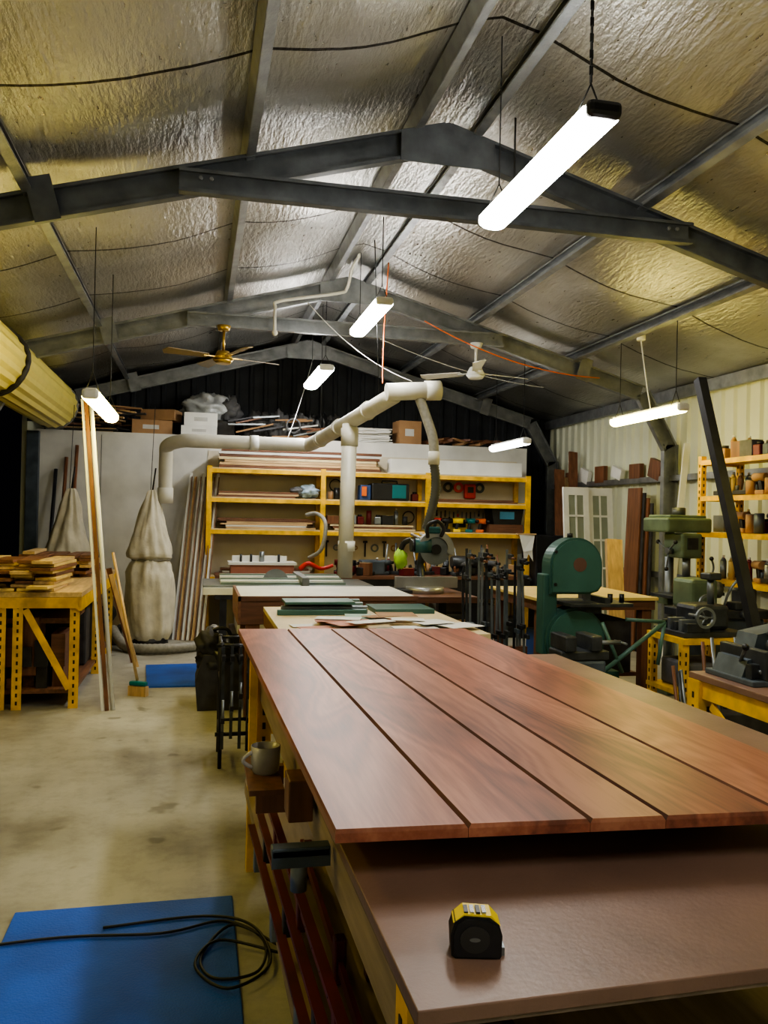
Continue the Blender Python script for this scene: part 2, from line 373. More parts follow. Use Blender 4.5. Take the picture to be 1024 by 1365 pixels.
lamp(3.95,6.2,7.4,2.47,LAMPY,WHT)
lamp(-.70,5.6,6.95,2.25,LAMPY,WHT)
lamp(3.65,8.85,10.0,2.4,LAMPB,WHT)
lamp(-1.2,2.2,3.4,2.3,LAMPZ,WHT)
lamp(3.9,2.6,3.8,2.5,LAMPZ,WHT)
lamp(1.0,-.9,.3,3.05,LAMPW,WHT)
# ---------------------------------------------------------------- roller door drum
o=O('roller_door');cx,cz,r=-1.735,2.76,.27
n=40;prof=[(cx+(r+.014*(k%2))*math.cos(2*math.pi*k/n),cz+(r+.014*(k%2))*math.sin(2*math.pi*k/n)) for k in range(n)]
RD=M('roller_curtain',(.75,.64,.16),.4,.1,.06)
o.prism(prof,'y',3.5,10.5,RD)
for y in (3.45,10.5): o.cyl((cx,y,cz),(cx,y+.05,cz),r+.02,STEEL,n=32)
o.box((cx-.15,10.6,cz),(.3,.02,.4),STEELD)
for y in (7.5,7.56): o.tube([(cx+(r+.02)*math.cos(a),y+.04*math.sin(3*a),cz+(r+.02)*math.sin(a)) for a in [2*math.pi*k/24 for k in range(25)]],.018,DARK,8)
o.done()
# ---------------------------------------------------------------- foreground bench (turned slightly)
BR=.0145;BA=(.29,1.05)
o=O('workbench')
o.b2(.295,1.75,1.05,3.72,.828,.85,FORM,bev=.002)
o.b2(.297,1.75,1.053,3.718,.822,.8285,M('ply_edge',(.18,.13,.09),.7,0,.3,20))
o.b2(.31,.33,1.1,3.7,.70,.822,PINESH);o.b2(1.72,1.74,1.1,3.7,.69,.822,PINESH);o.b2(.36,1.68,1.2,1.22,.74,.822,BRNX);o.b2(.3,1.72,3.66,3.68,.70,.822,YEL)
for x in (.33,1.0,1.69):
    for y in (1.12,3.58): o.slotleg(x,y,0,.822)
o.b2(.262,.292,3.5,3.56,0,.9,YEL)
for x in (.28,1.0,1.69): o.b2(x-.02,x+.02,1.1,3.66,.28,.34,PINESH)
o.b2(.3,1.7,1.2,3.6,.34,.355,PINESH)
o.beam((.9,1.12,.08),(.35,1.12,.75),.04,.006,YEL);o.beam((1.05,1.12,.08),(1.65,1.12,.75),.04,.006,YEL)
o.done(rot=BR,about=BA)
o=O('panel_bearers')
for y in (1.85,2.7,3.6): o.b2(.34,1.3,y-.04,y+.04,.85,.924,BRNX)
o.done(rot=BR,about=BA)
par=bpy.data.objects.new('timber_door_panel',None);SC.objects.link(par)
ed=[(.245,.195),(.486,.428),(.718,.638),(.868,.815),(1.105,1.05),(1.36,1.31)]
def ny_(x): return 1.43-.055*(x-.245)
def fy_(x): return 4.0-.05*(x-.195)
for i in range(5):
    (a0,a1),(b0,b1)=ed[i],ed[i+1];o=O('board_%d'%(i+1));g=.0006
    A=[(a0+g,ny_(a0)),(b0-g,ny_(b0)),(b1-g,fy_(b1)),(a1+g,fy_(a1))]
    ch=.0055;T=.95
    la=ch if i>0 else .002;lb=ch if i<4 else .002
    up=[(A[0][0]+la,A[0][1]+.002),(A[1][0]-lb,A[1][1]+.002),(A[2][0]-lb,A[2][1]-.002),(A[3][0]+la,A[3][1]-.002)]
    vs=[(x,y,.926) for x,y in A]+[(x,y,T-.008) for x,y in A]+[(x,y,T) for x,y in up]
    vv,ff=o.add(vs,[(3,2,1,0),(0,1,5,4),(1,2,6,5),(2,3,7,6),(3,0,4,7),(4,5,9,8),(5,6,10,9),(6,7,11,10),(7,4,8,11),(8,9,10,11)],JAR)
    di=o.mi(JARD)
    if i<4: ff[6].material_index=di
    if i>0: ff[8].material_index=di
    o.done(par)
# tape measure
o=O('tape_measure');cx,cy,z=.418,1.18,.85
a=math.radians(-13);Rm=Matrix.Rotation(a,3,'Z')
def tp(x,y,zz): p=Rm@V((x,y,0));return (cx+p.x,cy+p.y,z+zz)
def rp(pts,y0,y1,m):
    n=len(pts);vs=[tp(p[0],y0,p[1]) for p in pts]+[tp(p[0],y1,p[1]) for p in pts]
    o.add(vs,[tuple(range(n))[::-1],tuple(range(n,2*n))]+[(i,(i+1)%n,n+(i+1)%n,n+i) for i in range(n)],m)
body=[(-.036,.004),(-.030,0),(.036,0),(.038,.004),(.039,.034),(.034,.050),(.02,.060),(-.018,.062),(-.032,.053),(-.038,.035)]
rp(body,-.020,.020,BLK)
rp([(p[0]*.88,.033+(p[1]-.033)*.88) for p in body],-.024,.024,BLKM)
rp([(.022*math.cos(2*math.pi*k/24)-.002,.030+.020*math.sin(2*math.pi*k/24)) for k in range(24)],-.0255,-.024,M('tape_label',(.03,.03,.03),.3))
rp([(.008*math.cos(2*math.pi*k/20)-.002,.030+.003*math.sin(2*math.pi*k/20)) for k in range(20)],-.0262,-.0255,GREY)
rp([(-.034,.051),(-.018,.0645),(.022,.0625),(.036,.048),(.02,.058),(-.018,.060)],-.018,.018,YELB)
CHR=M('chrome',(.6,.6,.62),.2,1)
for k in range(4):
    x=-.018+k*.009
    rp([(x,.062),(x+.006,.062),(x+.006,.0665),(x,.0665)],-.015,.008,CHR if k%2 else BLK)
rp([(.036,.0),(.044,.0),(.044,.012),(.036,.012)],-.01,.01,GREY)
o.done()
o=O('bench_side_ledge');o.b2(.15,.245,2.26,2.58,.735,.75,BRN);o.b2(.17,.27,2.28,2.31,.68,.735,BRN);o.b2(.17,.27,2.52,2.55,.68,.735,BRN);o.done()
o=O('coffee_mug');prof=[(.034,0),(.040,.008),(.042,.04),(.043,.078),(.039,.078),(.038,.04),(.035,.012),(0.001,.012)]
vs=[];fs=[];n=28
MUG=M('mug_glaze',(.34,.32,.30),.25,0,.2,12)
for r,h in prof:
    for k in range(n): vs.append((.205+r*math.cos(2*math.pi*k/n),2.42+r*math.sin(2*math.pi*k/n),.75+h))
for i in range(len(prof)-1):
    for k in range(n): fs.append((i*n+k,i*n+(k+1)%n,(i+1)*n+(k+1)%n,(i+1)*n+k))
o.add(vs,fs,MUG,True);o.tube([(.166-.026*math.sin(math.pi*k/10),2.41,.768+.044*k/10) for k in range(11)],.006,MUG,8);o.done()
o=O('bench_vice');o.b2(.165,.29,1.74,1.775,.775,.797,BLUG,bev=.003);o.b2(.165,.29,1.74,1.746,.755,.79,BLUG);o.cyl((.225,1.76,.70),(.225,1.76,.775),.018,GREY);o.b2(.225,.285,1.98,2.08,.76,.86,BRN,bev=.004);o.done()
o=O('sash_clamps')
for k in range(5):
    x=.36+.08*k;z=.358
    o.b2(x-.006,x+.006,1.3,2.75,z+.03,z+.06,RED)
    for y in (1.45,2.0,2.6): o.box((x,y,z+.055),(.03,.04,.11),RED,bev=.005)
    o.cyl((x,1.2,z+.06),(x,1.45,z+.06),.009,GREY);o.cyl((x-.05,1.22,z+.06),(x+.05,1.22,z+.06),.005,GREY)
for k in range(3):
    a_=V((.275-.02*k,1.30+.12*k,.58-.06*k));b_=V((.232-.02*k,2.55+.1*k,.60-.07*k))
    o.beam(a_,b_,.010,.03,RED);o.beam(a_,b_,.022,.006,RED,off=(0,.015))
    for t in (.15,.5,.85):
        p=a_.lerp(b_,t);o.box(p-V((0,0,.02)),(.022,.04,.075),[RED,BLKM,GREY][k],bev=.004)
    for t in [i/14 for i in range(1,14)]: o.box(a_.lerp(b_,t)-V((.0055,0,0)),(.002,.012,.012),BLK)
    o.cyl(a_-V((0,.1,.02)),a_+V((0,.1,-.02)),.007,GREY)
o.done()
o=O('floor_mat');o.box((-.235,2.45,.007),(.79,1.64,.014),BLU,bev=.005);o.done()
o=O('floor_mat');o.prism([(-.47,8.33),(.29,8.38),(.25,7.29),(-.40,7.30)],'z',0,.014,BLU);o.done()
o=O('extension_cable')
pts=[(-1.2,2.95,.02),(-.5,3.03,.022),(-.1,3.0,.022),(.12,3.05,.022),(.25,2.9,.02),(.22,2.7,.02),(.08,2.68,.022),(.04,2.82,.022),(.15,3.0,.03),(.3,2.85,.02)]
o.tube(smooth(pts),.005,RUB,8)
pts=[(.3,2.8,.02),(.1,2.9,.03),(.02,2.75,.03),(.12,2.6,.03),(.26,2.72,.03),(.22,2.98,.03),(.05,3.1,.022),(-.3,3.08,.02)]
o.tube(smooth(pts),.005,RUB,8);o.done()
# ---------------------------------------------------------------- middle benches
o=O('assembly_table')
o.b2(.45,1.60,4.35,5.75,.83,.86,PLY)
for x in (.5,1.55):
    for y in (4.4,5.68): o.slotleg(x,y,0,.83)
o.b2(.5,1.55,4.4,4.43,.74,.83,PINEX);o.b2(.45,.47,4.4,5.7,.74,.83,BRNY);o.done()
o=O('paper_sheets')
for k in range(22):
    cxx=random.uniform(.6,1.5);cyy=random.uniform(4.5,5.05)
    o.box((cxx,cyy,.862+.0022*k),(random.uniform(.15,.34),random.uniform(.1,.22),.002),random.choice([PAPER,PAPER,M('pale_green_paper',(.28,.42,.36),.7),M('pink_paper',(.5,.22,.16),.7),CARD]),rot=(0,0,random.uniform(-.4,.4)))
o.done()
RG=M('rail_green',(.05,.12,.10),.4,.2);RP=M('rail_pale',(.18,.24,.21),.4,.3)
o=O('green_guide_rails')
for k in range(6): o.b2(.5+.03*k,1.08+.02*(k%2),5.25+.07*k,5.29+.07*k,.86,.895+.016*(k%3),[RG,GREY,RP][k%3],bev=.004)
o.b2(.55,1.0,5.25,5.5,.93,.945,RG);o.b2(1.15,1.55,5.3,5.65,.86,.89,RG);o.done()
o=O('door_slab_table')
o.b2(.31,1.62,6.05,6.95,.87,.90,WHTB);o.b2(.30,1.63,6.03,6.97,.70,.87,BRNX,bev=.004)
o.b2(.29,.31,6.02,6.98,.70,.905,BRNY);o.b2(.29,1.63,6.02,6.045,.87,.905,BRNX)
for x in (.4,1.52):
    for y in (6.1,6.85): o.b2(x-.05,x+.05,y-.05,y+.05,0,.70,BRN)
o.done()
o=O('table_saw')
o.b2(.05,1.55,7.25,8.0,.84,.88,GREY,bev=.004);o.b2(.35,1.35,7.32,7.95,.45,.84,WHT);o.b2(.3,1.4,7.3,8.,.0,.45,BLKM)
o.b2(.05,1.55,7.22,7.25,.80,.86,WHT);o.b2(.9,.96,7.2,8.0,.88,.95,GREY);o.prism([(.7+.12*math.cos(a),.88+.12*math.sin(a)) for a in [math.pi*k/16 for k in range(17)]],'y',7.6,7.604,GREY)
for k in range(5): o.b2(.2,1.3,7.3+.12*k,7.38+.12*k,.88,.90+.01*k,WHT if k%2 else RP)
o.done()
o=O('clamp_stand')
for x in (.15,.33):
    for y in (4.95,5.3): o.cyl((x,y,0),(x,y,.74),.012,BLKM)
    for z in (.2,.5,.72): o.cyl((x,4.95,z),(x,5.3,z),.01,BLKM)
for z in (.2,.72): o.cyl((.12,4.95,z),(.36,4.95,z),.012,BLKM);o.cyl((.15,5.3,z),(.33,5.3,z),.01,BLKM)
for k in range(4):
    x=.16+.05*k;o.beam((x,4.92,.12+.06*(k%2)),(x,4.92,.72),.018,.007,CAST,up=(0,1,0));o.box((x,4.89,.66),(.022,.08,.03),BLKM);o.box((x,4.89,.3+.07*(k%3)),(.022,.08,.03),BLKM);o.cyl((x,4.86,.24+.07*(k%3)),(x,4.86,.42+.05*(k%3)),.008,GREY)
o.done()
o=O('black_tool_bag')
o.prism([(.02,0),(.34,0),(.36,.22),(.30,.42),(.06,.42),(.0,.22)],'y',6.4,6.75,DARK)
o.sph((.18,6.56,.36),(.17,.17,.14),BLK,32,.2);o.tube(smooth([(.08,6.5,.42),(.1,6.5,.58),(.24,6.5,.6),(.28,6.5,.42)]),.014,BLK,8)
o.sph((.1,6.5,.5),(.09,.09,.1),DARK,28,.3);o.done()
o=O('machine_bench')
o.b2(1.72,2.35,6.7,7.7,.78,.83,BRNX);o.b2(1.78,2.3,6.75,7.65,.4,.43,BRNX)
for x in (1.77,2.3):
    for y in (6.75,7.64): o.b2(x-.04,x+.04,y-.04,y+.04,0,.78,BLKM)
for k in range(5): tool(o,1.85+.1*k,6.88,.43,random.choice(KINDS),random.choice([BLKM,TEAL,GREY,CARD,RED]),random.uniform(-.5,.5))
o.done()
o=O('mitre_saw')
TL=M('tool_teal',(.015,.08,.085),.4);ALU=M('cast_aluminium',(.42,.42,.42),.35,.8,.15)
o.cyl((1.98,7.1,.83),(1.98,7.1,.885),.17,ALU,n=32);o.b2(1.72,2.3,7.14,7.19,.87,.97,ALU,bev=.005);o.b2(1.74,1.95,7.0,7.35,.83,.86,CAST)
o.tube(smooth([(2.02,7.32,.88),(2.02,7.42,1.05),(2.04,7.35,1.25),(2.06,7.2,1.33)]),.035,CAST)
o.tube([(1.98,7.15,1.30),(1.98,7.6,1.34)],.014,ALU);o.tube([(2.07,7.15,1.30),(2.07,7.6,1.34)],.014,ALU)
o.ring(2.06,1.22,.11,.165,7.03,7.10,ALU,a0=-.3,a1=math.pi*.95)
o.prism([(2.06+.14*math.cos(a),1.22+.14*math.sin(a)) for a in [2*math.pi*k/40 for k in range(40)]],'y',7.062,7.067,GREY)
o.cyl((2.06,7.02,1.22),(2.06,7.05,1.22),.045,BLK);o.cyl((1.88,7.09,1.25),(2.02,7.07,1.25),.065,TL,n=24);o.cyl((1.84,7.09,1.25),(1.88,7.09,1.25),.055,BLK,n=24)
o.tube(smooth([(1.97,7.0,1.33),(1.95,6.93,1.43),(2.03,6.91,1.47),(2.1,6.95,1.41),(2.1,7.02,1.34)]),.017,BLK);o.box((2.03,7.06,1.39),(.13,.1,.06),TL,bev=.015)
o.sph((1.80,7.3,1.12),(.06,.06,.09),LIME,24,.2)
o.tube(smooth([(1.88,7.2,1.30),(1.83,7.27,1.27),(1.80,7.3,1.2)]),.025,BLK,10)
o.done()
o=O('bar_clamps_rack')
for k in range(16):
    x=1.98+.033*k+.01*random.random();y=5.95+.025*(k%3);top=1.08+.2*random.random();ln=.03*random.uniform(-1,1)
    o.beam((x,y,.0),(x+ln,y+.05,top),.018,.008,random.choice([CAST,GREY,BLKM,STEEL]),up=(0,1,0))
    for t in (.55,.96): o.box((x+ln*t,y-.03,top*t),(.024,.08,.035),random.choice([CAST,BLKM,BLUG,BLK]),bev=.006)
    o.cyl((x+ln,y-.12,top*.95),(x+ln,y,top*.95),.010,random.choice([BLK,CAST,BRN,BLK]))
o.b2(1.96,2.5,5.98,6.04,.45,.52,BRNX);o.done()
o=O('outfeed_table')
o.b2(2.55,3.6,5.95,7.0,.875,.9,M('yellow_ply',(.70,.53,.18),.5,0,.1,4),bev=.003);o.b2(2.57,3.58,5.97,6.98,.80,.875,BRNX)
for x in (2.63,3.52):
    for y in (6.03,6.92): o.b2(x-.04,x+.04,y-.04,y+.04,0,.8,BRN)
o.b2(2.65,3.5,6.1,6.9,.25,.28,BRNX);o.b2(2.7,2.95,6.1,6.5,.28,.6,M('blue_bin',(.015,.05,.2),.5),bev=.01);o.b2(2.99,3.45,6.1,6.6,.28,.7,DARK,bev=.01)
o.done()
# ---------------------------------------------------------------- bandsaw
o=O('bandsaw');bx,by=2.62,5.48
def disc(cx,cz,r,y0,y1,m,n=40):
    o.prism([(cx+r*math.cos(2*math.pi*k/n),cz+r*math.sin(2*math.pi*k/n)) for k in range(n)],'y',y0,y1,m)
up=[(bx-.2,.98)]+[(bx+.2*math.cos(a),1.18+.2*math.sin(a)) for a in [math.pi-math.pi*k/24 for k in range(25)]]+[(bx+.2,1.04),(bx+.17,1.0),(bx+.1,.98)]
o.prism(up,'y',by-.07,by+.07,GRN)
o.prism([(bx+(p[0]-bx)*.92,1.17+(p[1]-1.17)*.92) for p in up],'y',by-.088,by-.07,GRND)
disc(bx+.02,1.19,.05,by-.091,by-.087,M('red_window',(.12,.06,.045),.4))
for z in (1.05,1.28): disc(bx-.165,z,.012,by-.095,by-.088,BLK,12)
o.b2(bx-.24,bx-.13,by-.05,by+.07,.55,1.12,GRN,bev=.01)
disc(bx,.66,.225,by-.08,by+.07,GRN);disc(bx,.66,.205,by-.098,by-.08,GRND);disc(bx,.66,.03,by-.11,by-.098,BLKM)
o.b2(bx-.1,bx+.38,by-.2,by+.22,.90,.925,CAST,bev=.004);o.b2(bx+.0,bx+.2,by-.08,by+.1,.84,.90,CAST,bev=.01)
o.b2(bx+.1,bx+.14,by-.02,by+.02,.925,1.0,GREY);o.b2(bx+.125,bx+.13,by-.01,by+.01,.85,1.0,GREY)
o.b2(bx+.16,bx+.2,by-.2,by+.22,.925,.965,CAST)
for q in (.0,.09): o.cyl((bx+.25+q,by-.1,.925),(bx+.25+q,by-.1,.985),.018,BLK)
o.cyl((bx-.02,by,1.38),(bx-.02,by,1.41),.02,BLK)
o.b2(bx-.25,bx+.3,by-.16,by+.18,.42,.445,GRN)
for x in (bx-.23,bx+.28):
    for y in (by-.14,by+.16): o.beam((x,y,.43),(x+(.05 if x>bx else -.05),y,0),.035,.035,GRN,up=(0,1,0))
o.beam((bx-.2,by-.15,.12),(bx+.3,by-.15,.12),.03,.03,GRN)
GT=M('stand_green',(.08,.17,.13),.4)
o.cyl((bx+.12,by-.24,.45),(bx+.6,by-.24,.80),.016,GT);o.cyl((bx+.6,by-.24,.80),(bx+.3,by-.24,.82),.013,GT);o.cyl((bx+.6,by-.24,.8),(bx+.55,by-.24,.5),.013,GT);o.cyl((bx+.28,by-.24,.45),(bx+.12,by-.24,.8),.013,GT)
o.done()
# ---------------------------------------------------------------- rear shelving
o=O('yellow_pallet_shelving')
SX=[.12,1.52,2.89,4.27]
for x in SX:
    for y in (10.3,10.74): o.b2(x-.03,x+.03,y-.025,y+.025,0,2.08,YEL)
    for z in (.6,1.3,1.69,2.03): o.b2(x-.02,x+.02,10.3,10.74,z,z+.03,YEL)
for a,b in zip(SX[:-1],SX[1:]):
    for z in (.72,1.3,1.69,2.05):
        o.b2(a+.03,b-.03,10.29,10.32,z-.05,z,YEL);o.b2(a+.03,b-.03,10.72,10.75,z-.05,z,YEL)
        o.b2(a+.03,b-.03,10.3,10.74,z,z+.015,PLY)
o.done()
def stack(name,x0,x1,y0,y1,z,n,ms,th=.025,j=.08):
    o=O(name)
    for k in range(n):
        w=(y1-y0)/2
        for q in (0,1):
            a=random.uniform(0,j);b=random.uniform(-j,0)
            o.b2(x0+a,x1+b,y0+q*w+.004,y0+(q+1)*w-.01,z+k*th,z+(k+1)*th-.004,random.choice(ms))
    return o.done()
stack('lumber_stack',.2,1.25,10.33,10.7,1.708,3,[BRNX,BRNX,PINEX])
stack('lumber_stack',.2,1.45,10.33,10.7,1.32,6,[WHTB,BRNX,PINEX,BRNX,BRNX],.022,.15)
stack('lumber_stack',.2,2.3,10.35,10.7,2.07,7,[BRNX,WHTB,PINEX,PLY,BRNX],.034,.1)
stack('lumber_stack',1.6,2.8,10.35,10.7,1.32,3,[PINEX,PLY,BRNX],.025,.1)
stack('lumber_stack',3.0,4.2,10.35,10.7,1.705,2,[BRNX,PINEX],.025,.1)
stack('lumber_stack',.2,1.45,10.33,10.7,.74,3,[WHTB,BRNX,PINEX],.03,.1)
o=O('white_boards_long');o.b2(2.4,4.2,10.35,10.55,2.07,2.25,WHT,bev=.003);o.b2(2.7,4.24,10.56,10.74,2.07,2.2,WHTB,bev=.003);o.done()
o=O('cordless_tool_case');o.b2(2.15,2.65,10.32,10.6,1.706,1.93,BLK,bev=.02);o.b2(2.42,2.6,10.31,10.33,1.74,1.91,TEAL);o.b2(2.0,2.14,10.32,10.5,1.706,1.9,M('case_blue',(.02,.05,.15)),bev=.01);o.b2(2.02,2.08,10.3,10.32,1.76,1.88,ORG);o.tube([(2.3,10.4,1.93),(2.3,10.4,1.96),(2.5,10.4,1.96),(2.5,10.4,1.93)],.012,BLK);o.done()
o=O('storage_tub');o.prism([(3.82,1.43),(4.2,1.43),(4.24,1.66),(3.78,1.66)],'y',10.35,10.65,BLK);o.b2(3.77,4.24,10.33,10.67,1.64,1.665,BLK);o.b2(3.9,4.1,10.34,10.35,1.5,1.6,M('label_blue',(.05,.2,.3)));o.b2(3.75,4.22,10.33,10.68,1.315,1.43,BRNX);o.done()
o=O('power_tools_assorted')
for k,(x,m) in enumerate([(3.05,REDB),(3.2,BLK),(3.35,YELB),(3.52,TEAL),(3.67,ORG)]): tool(o,x,10.42,1.316,'drill',m,random.uniform(-.6,.6))
o.box((3.4,10.6,1.41),(.3,.1,.18),YELB,bev=.02);o.box((3.4,10.545,1.43),(.18,.01,.1),BLK)
for k in range(9): tool(o,1.66+.12*k,10.42,1.398,random.choice(['can','spray','jar','carton','can']),random.choice([BLK,GREY,RED,CARD,BRN,DGRY]),random.uniform(-.3,.3))
for k in range(5): tool(o,1.64+.08*k if k<4 else 2.75,10.45,1.706,random.choice(['can','jar']),random.choice([BLK,RED,GREY,CARD]))
o.done()
o=O('hanging_hand_tools')
for x,m in [(3.3,BLK),(3.45,REDB),(3.75,BLUG)]:
    o.ring(x,1.92,.035,.07,10.75,10.765,m)
o.ring(3.1,1.90,.05,.1,10.74,10.755,GREY);o.ring(2.75,1.5,.07,.085,10.74,10.755,BLK);o.ring(1.75,1.9,.07,.085,10.74,10.755,BLK)
for k in range(16):
    x=3.15+.06*k;l_=random.uniform(.08,.2);o.box((x,10.765,1.63-l_/2),(.018,.015,l_*.5),random.choice([GREY,GREY,CAST]),bev=.003);o.box((x,10.765,1.63-l_),(.026,.02,l_*.5),random.choice([BLK,REDB,PINE,ORG,BLK]),bev=.006)
o.box((3.60,10.73,1.87),(.16,.08,.2),REDB,bev=.02);o.box((3.60,10.685,1.89),(.08,.01,.08),BLK)
for k in range(9):
    x=1.65+.13*k;r_=.03+.012*(k%3)
    if k%2: o.ring(x,1.08,r_*.6,r_,10.765,10.775,random.choice([GREY,BLKM,CARD]),n=20)
    else: o.box((x,10.77,1.06),(.02,.012,.2),random.choice([GREY,BLKM,CAST]),bev=.003);o.box((x,10.77,1.16),(.06,.014,.03),CAST,bev=.004)
o.done()
o=O('cloth_bundle');o.sph((1.35,10.45,1.80),(.13,.12,.085),M('pale_blue_cloth',(.35,.45,.55),.8),36,.3);o.sph((1.2,10.4,1.80),(.08,.07,.05),DGRY,28,.3);o.done()
o=O('rear_bench')
o.b2(.2,4.1,9.75,10.24,.74,.78,BRNX);o.b2(.2,4.1,9.76,9.80,.5,.74,BLKM)
for x in (.3,1.4,2.7,4.0): o.b2(x-.04,x+.04,9.78,9.86,0,.74,BLKM);
for k in range(10):
    x=.5+k*.36;h=random.uniform(.2,.42);o.b2(x,x+.3,9.85,10.15,.0,h,random.choice([BLK,BRN,BLKM,CARD,DARK]),bev=.01)
o.done()
o=O('router_table')
o.b2(.35,1.15,9.8,10.2,.90,.93,WHT);o.b2(.38,1.12,9.83,10.17,.78,.90,M('pinkish_box',(.38,.15,.11),.6));o.b2(.4,1.05,10.0,10.05,.93,1.0,WHT);o.cyl((.75,9.98,.93),(.75,9.98,1.05),.03,GREY)
for x in (.5,.62,.95): o.cyl((x,9.95,.93),(x,9.95,1.02),.015,BLK)
o.tube(smooth([(1.2,9.9,.85),(1.3,9.88,.92),(1.45,9.88,.86),(1.6,9.88,.9)]),[.03-.0004*k for k in range(25)],REDB)
o.done()
o=O('vacuum_hose');o.tube(smooth([(1.3,9.9,.98),(1.45,9.85,1.1),(1.5,9.9,1.4),(1.42,10.1,1.52),(1.3,10.2,1.5)]),.025,GHOSE);o.done()
o=O('bench_clutter')
for k in range(40):
    x=1.70+k*.058
    tool(o,x,random.choice([9.85,9.97,10.1]),.782,random.choice(KINDS),random.choice([BLK,CAST,DGRY,BLUG,RED,BRN,BLK,CARD,BLKM,BLKM]),random.uniform(-1,1))
for k in range(12):
    x=2.3+.14*k;o.cyl((x,10.15,.785),(x+random.uniform(-.05,.05),10.2,.78+random.uniform(.25,.45)),.012,random.choice([CAST,BRN,GREY]),n=8)
o.box((2.1,10.0,.873),(.3,.22,.18),BLUG,bev=.02);o.box((3.3,10.0,.903),(.28,.2,.24),CAST,bev=.03);o.cyl((3.1,9.9,.95),(3.5,9.9,.95),.07,CAST)
o.done()
o=O('hanging_rag');o.add([(4.12,10.2,1.3),(4.35,10.22,1.32),(4.3,10.18,1.1),(4.32,10.2,.95),(4.25,10.19,1.05),(4.2,10.2,.88),(4.17,10.18,1.08)],[(0,1,2,3,4,5,6)],WHT);o.b2(4.1,4.36,10.2,10.27,1.3,1.32,PINEX);o.done()
o=O('steel_locker');o.b2(4.36,4.75,10.2,10.7,0,1.3,BLKM,bev=.01);o.b2(4.38,4.72,10.185,10.2,.7,1.25,BLK);o.b2(4.38,4.72,10.185,10.2,.05,.65,BLK);o.cyl((4.66,10.17,.9),(4.66,10.17,1.0),.01,GREY);o.done()
# ---------------------------------------------------------------- clutter on top of store room
def carton(n,x,y,z,w,d,h,m,r=0):
    o=O(n);o.box((x,y,z+h/2),(w,d,h),m,rot=(0,0,r),bev=.004);o.box((x,y,z+h+.0015),(w*.98,.05,.003),M('tape',(.45,.35,.2)),rot=(0,0,r))
    o.box((x,y-d/2*.98,z+h*.5),(w*.4,.012,h*.3),M('carton_label',(.5,.5,.48)),rot=(0,0,r));o.done()
carton('carton',-.02,11.0,2.495,.45,.35,.12,WHT);carton('carton',-.0,11.02,2.62,.42,.3,.17,WHT)
carton('carton',-.62,11.1,2.495,.5,.35,.18,CARD,.1);carton('carton',-.5,11.12,2.68,.45,.3,.14,CARD,-.3);carton('carton',2.78,11.05,2.495,.32,.3,.32,CARD,.1)
o=O('insulation_sack');o.b2(-.1,.45,11.25,11.6,2.495,2.75,DARK,bev=.04);o.sph((.12,11.4,2.90),(.34,.18,.2),SILV,48,.28,2.6,flat=2.75);o.sph((.38,11.35,2.88),(.15,.13,.17),DGRY,36,.3,2.5,flat=2.75)
o.done()
o=O('timber_offcut_heap')
for k in range(30):
    x=random.uniform(-1.5,-.75);y=10.98 if x<-1 else 11.45
    o.box((x,y+random.uniform(-.1,.1),2.51+k*.011),(random.uniform(.35,.7),random.uniform(.06,.12),.02),random.choice([BRNX,PINEX,BLKM,CARD,DARK]),rot=(0,random.uniform(-.15,.15)*(k>3),random.uniform(-.2,.2)))
o.done()
o=O('dark_bundles')
for k in range(8):
    x=.70+.155*k;o.sph((x,11.22+.08*(k%2),2.66+.02*(k%3)),(.14,.14,.18),random.choice([DARK,BLK,DARK,DGRY,DGRY]),36,.35,2.4,flat=2.495)
for k in range(14):
    x=random.uniform(.5,1.7);o.beam((x-.2,11.0,2.51+.02*k),(x+random.uniform(.1,.3),11.05,2.53+.018*k+random.uniform(0,.12)),.03,.02,random.choice([BLKM,BRN,GREY,CARD,PAPER]))
o.ring(1.2,2.68,.08,.1,10.93,10.96,BLK)
o.done()
o=O('paper_stacks')
for k in range(36):
    x=2.0+.46*((k*7)%3)/2.4;o.box((x+random.uniform(-.03,.03),10.98+random.uniform(-.02,.02),2.505+.016*(k//3)),(.26,.25,.012),random.choice([PAPER,PAPER,WHTB]),rot=(0,0,random.uniform(-.15,.15)))
o.done()
o=O('roof_tile_pile')
for k in range(14): o.box((3.1+.08*k,11.05,2.56+.01*(k%3)),(.2,.2,.03),random.choice([BRN,CARD,BRNX]),rot=(0,random.uniform(-.35,.35),random.uniform(0,1)))
o.done()
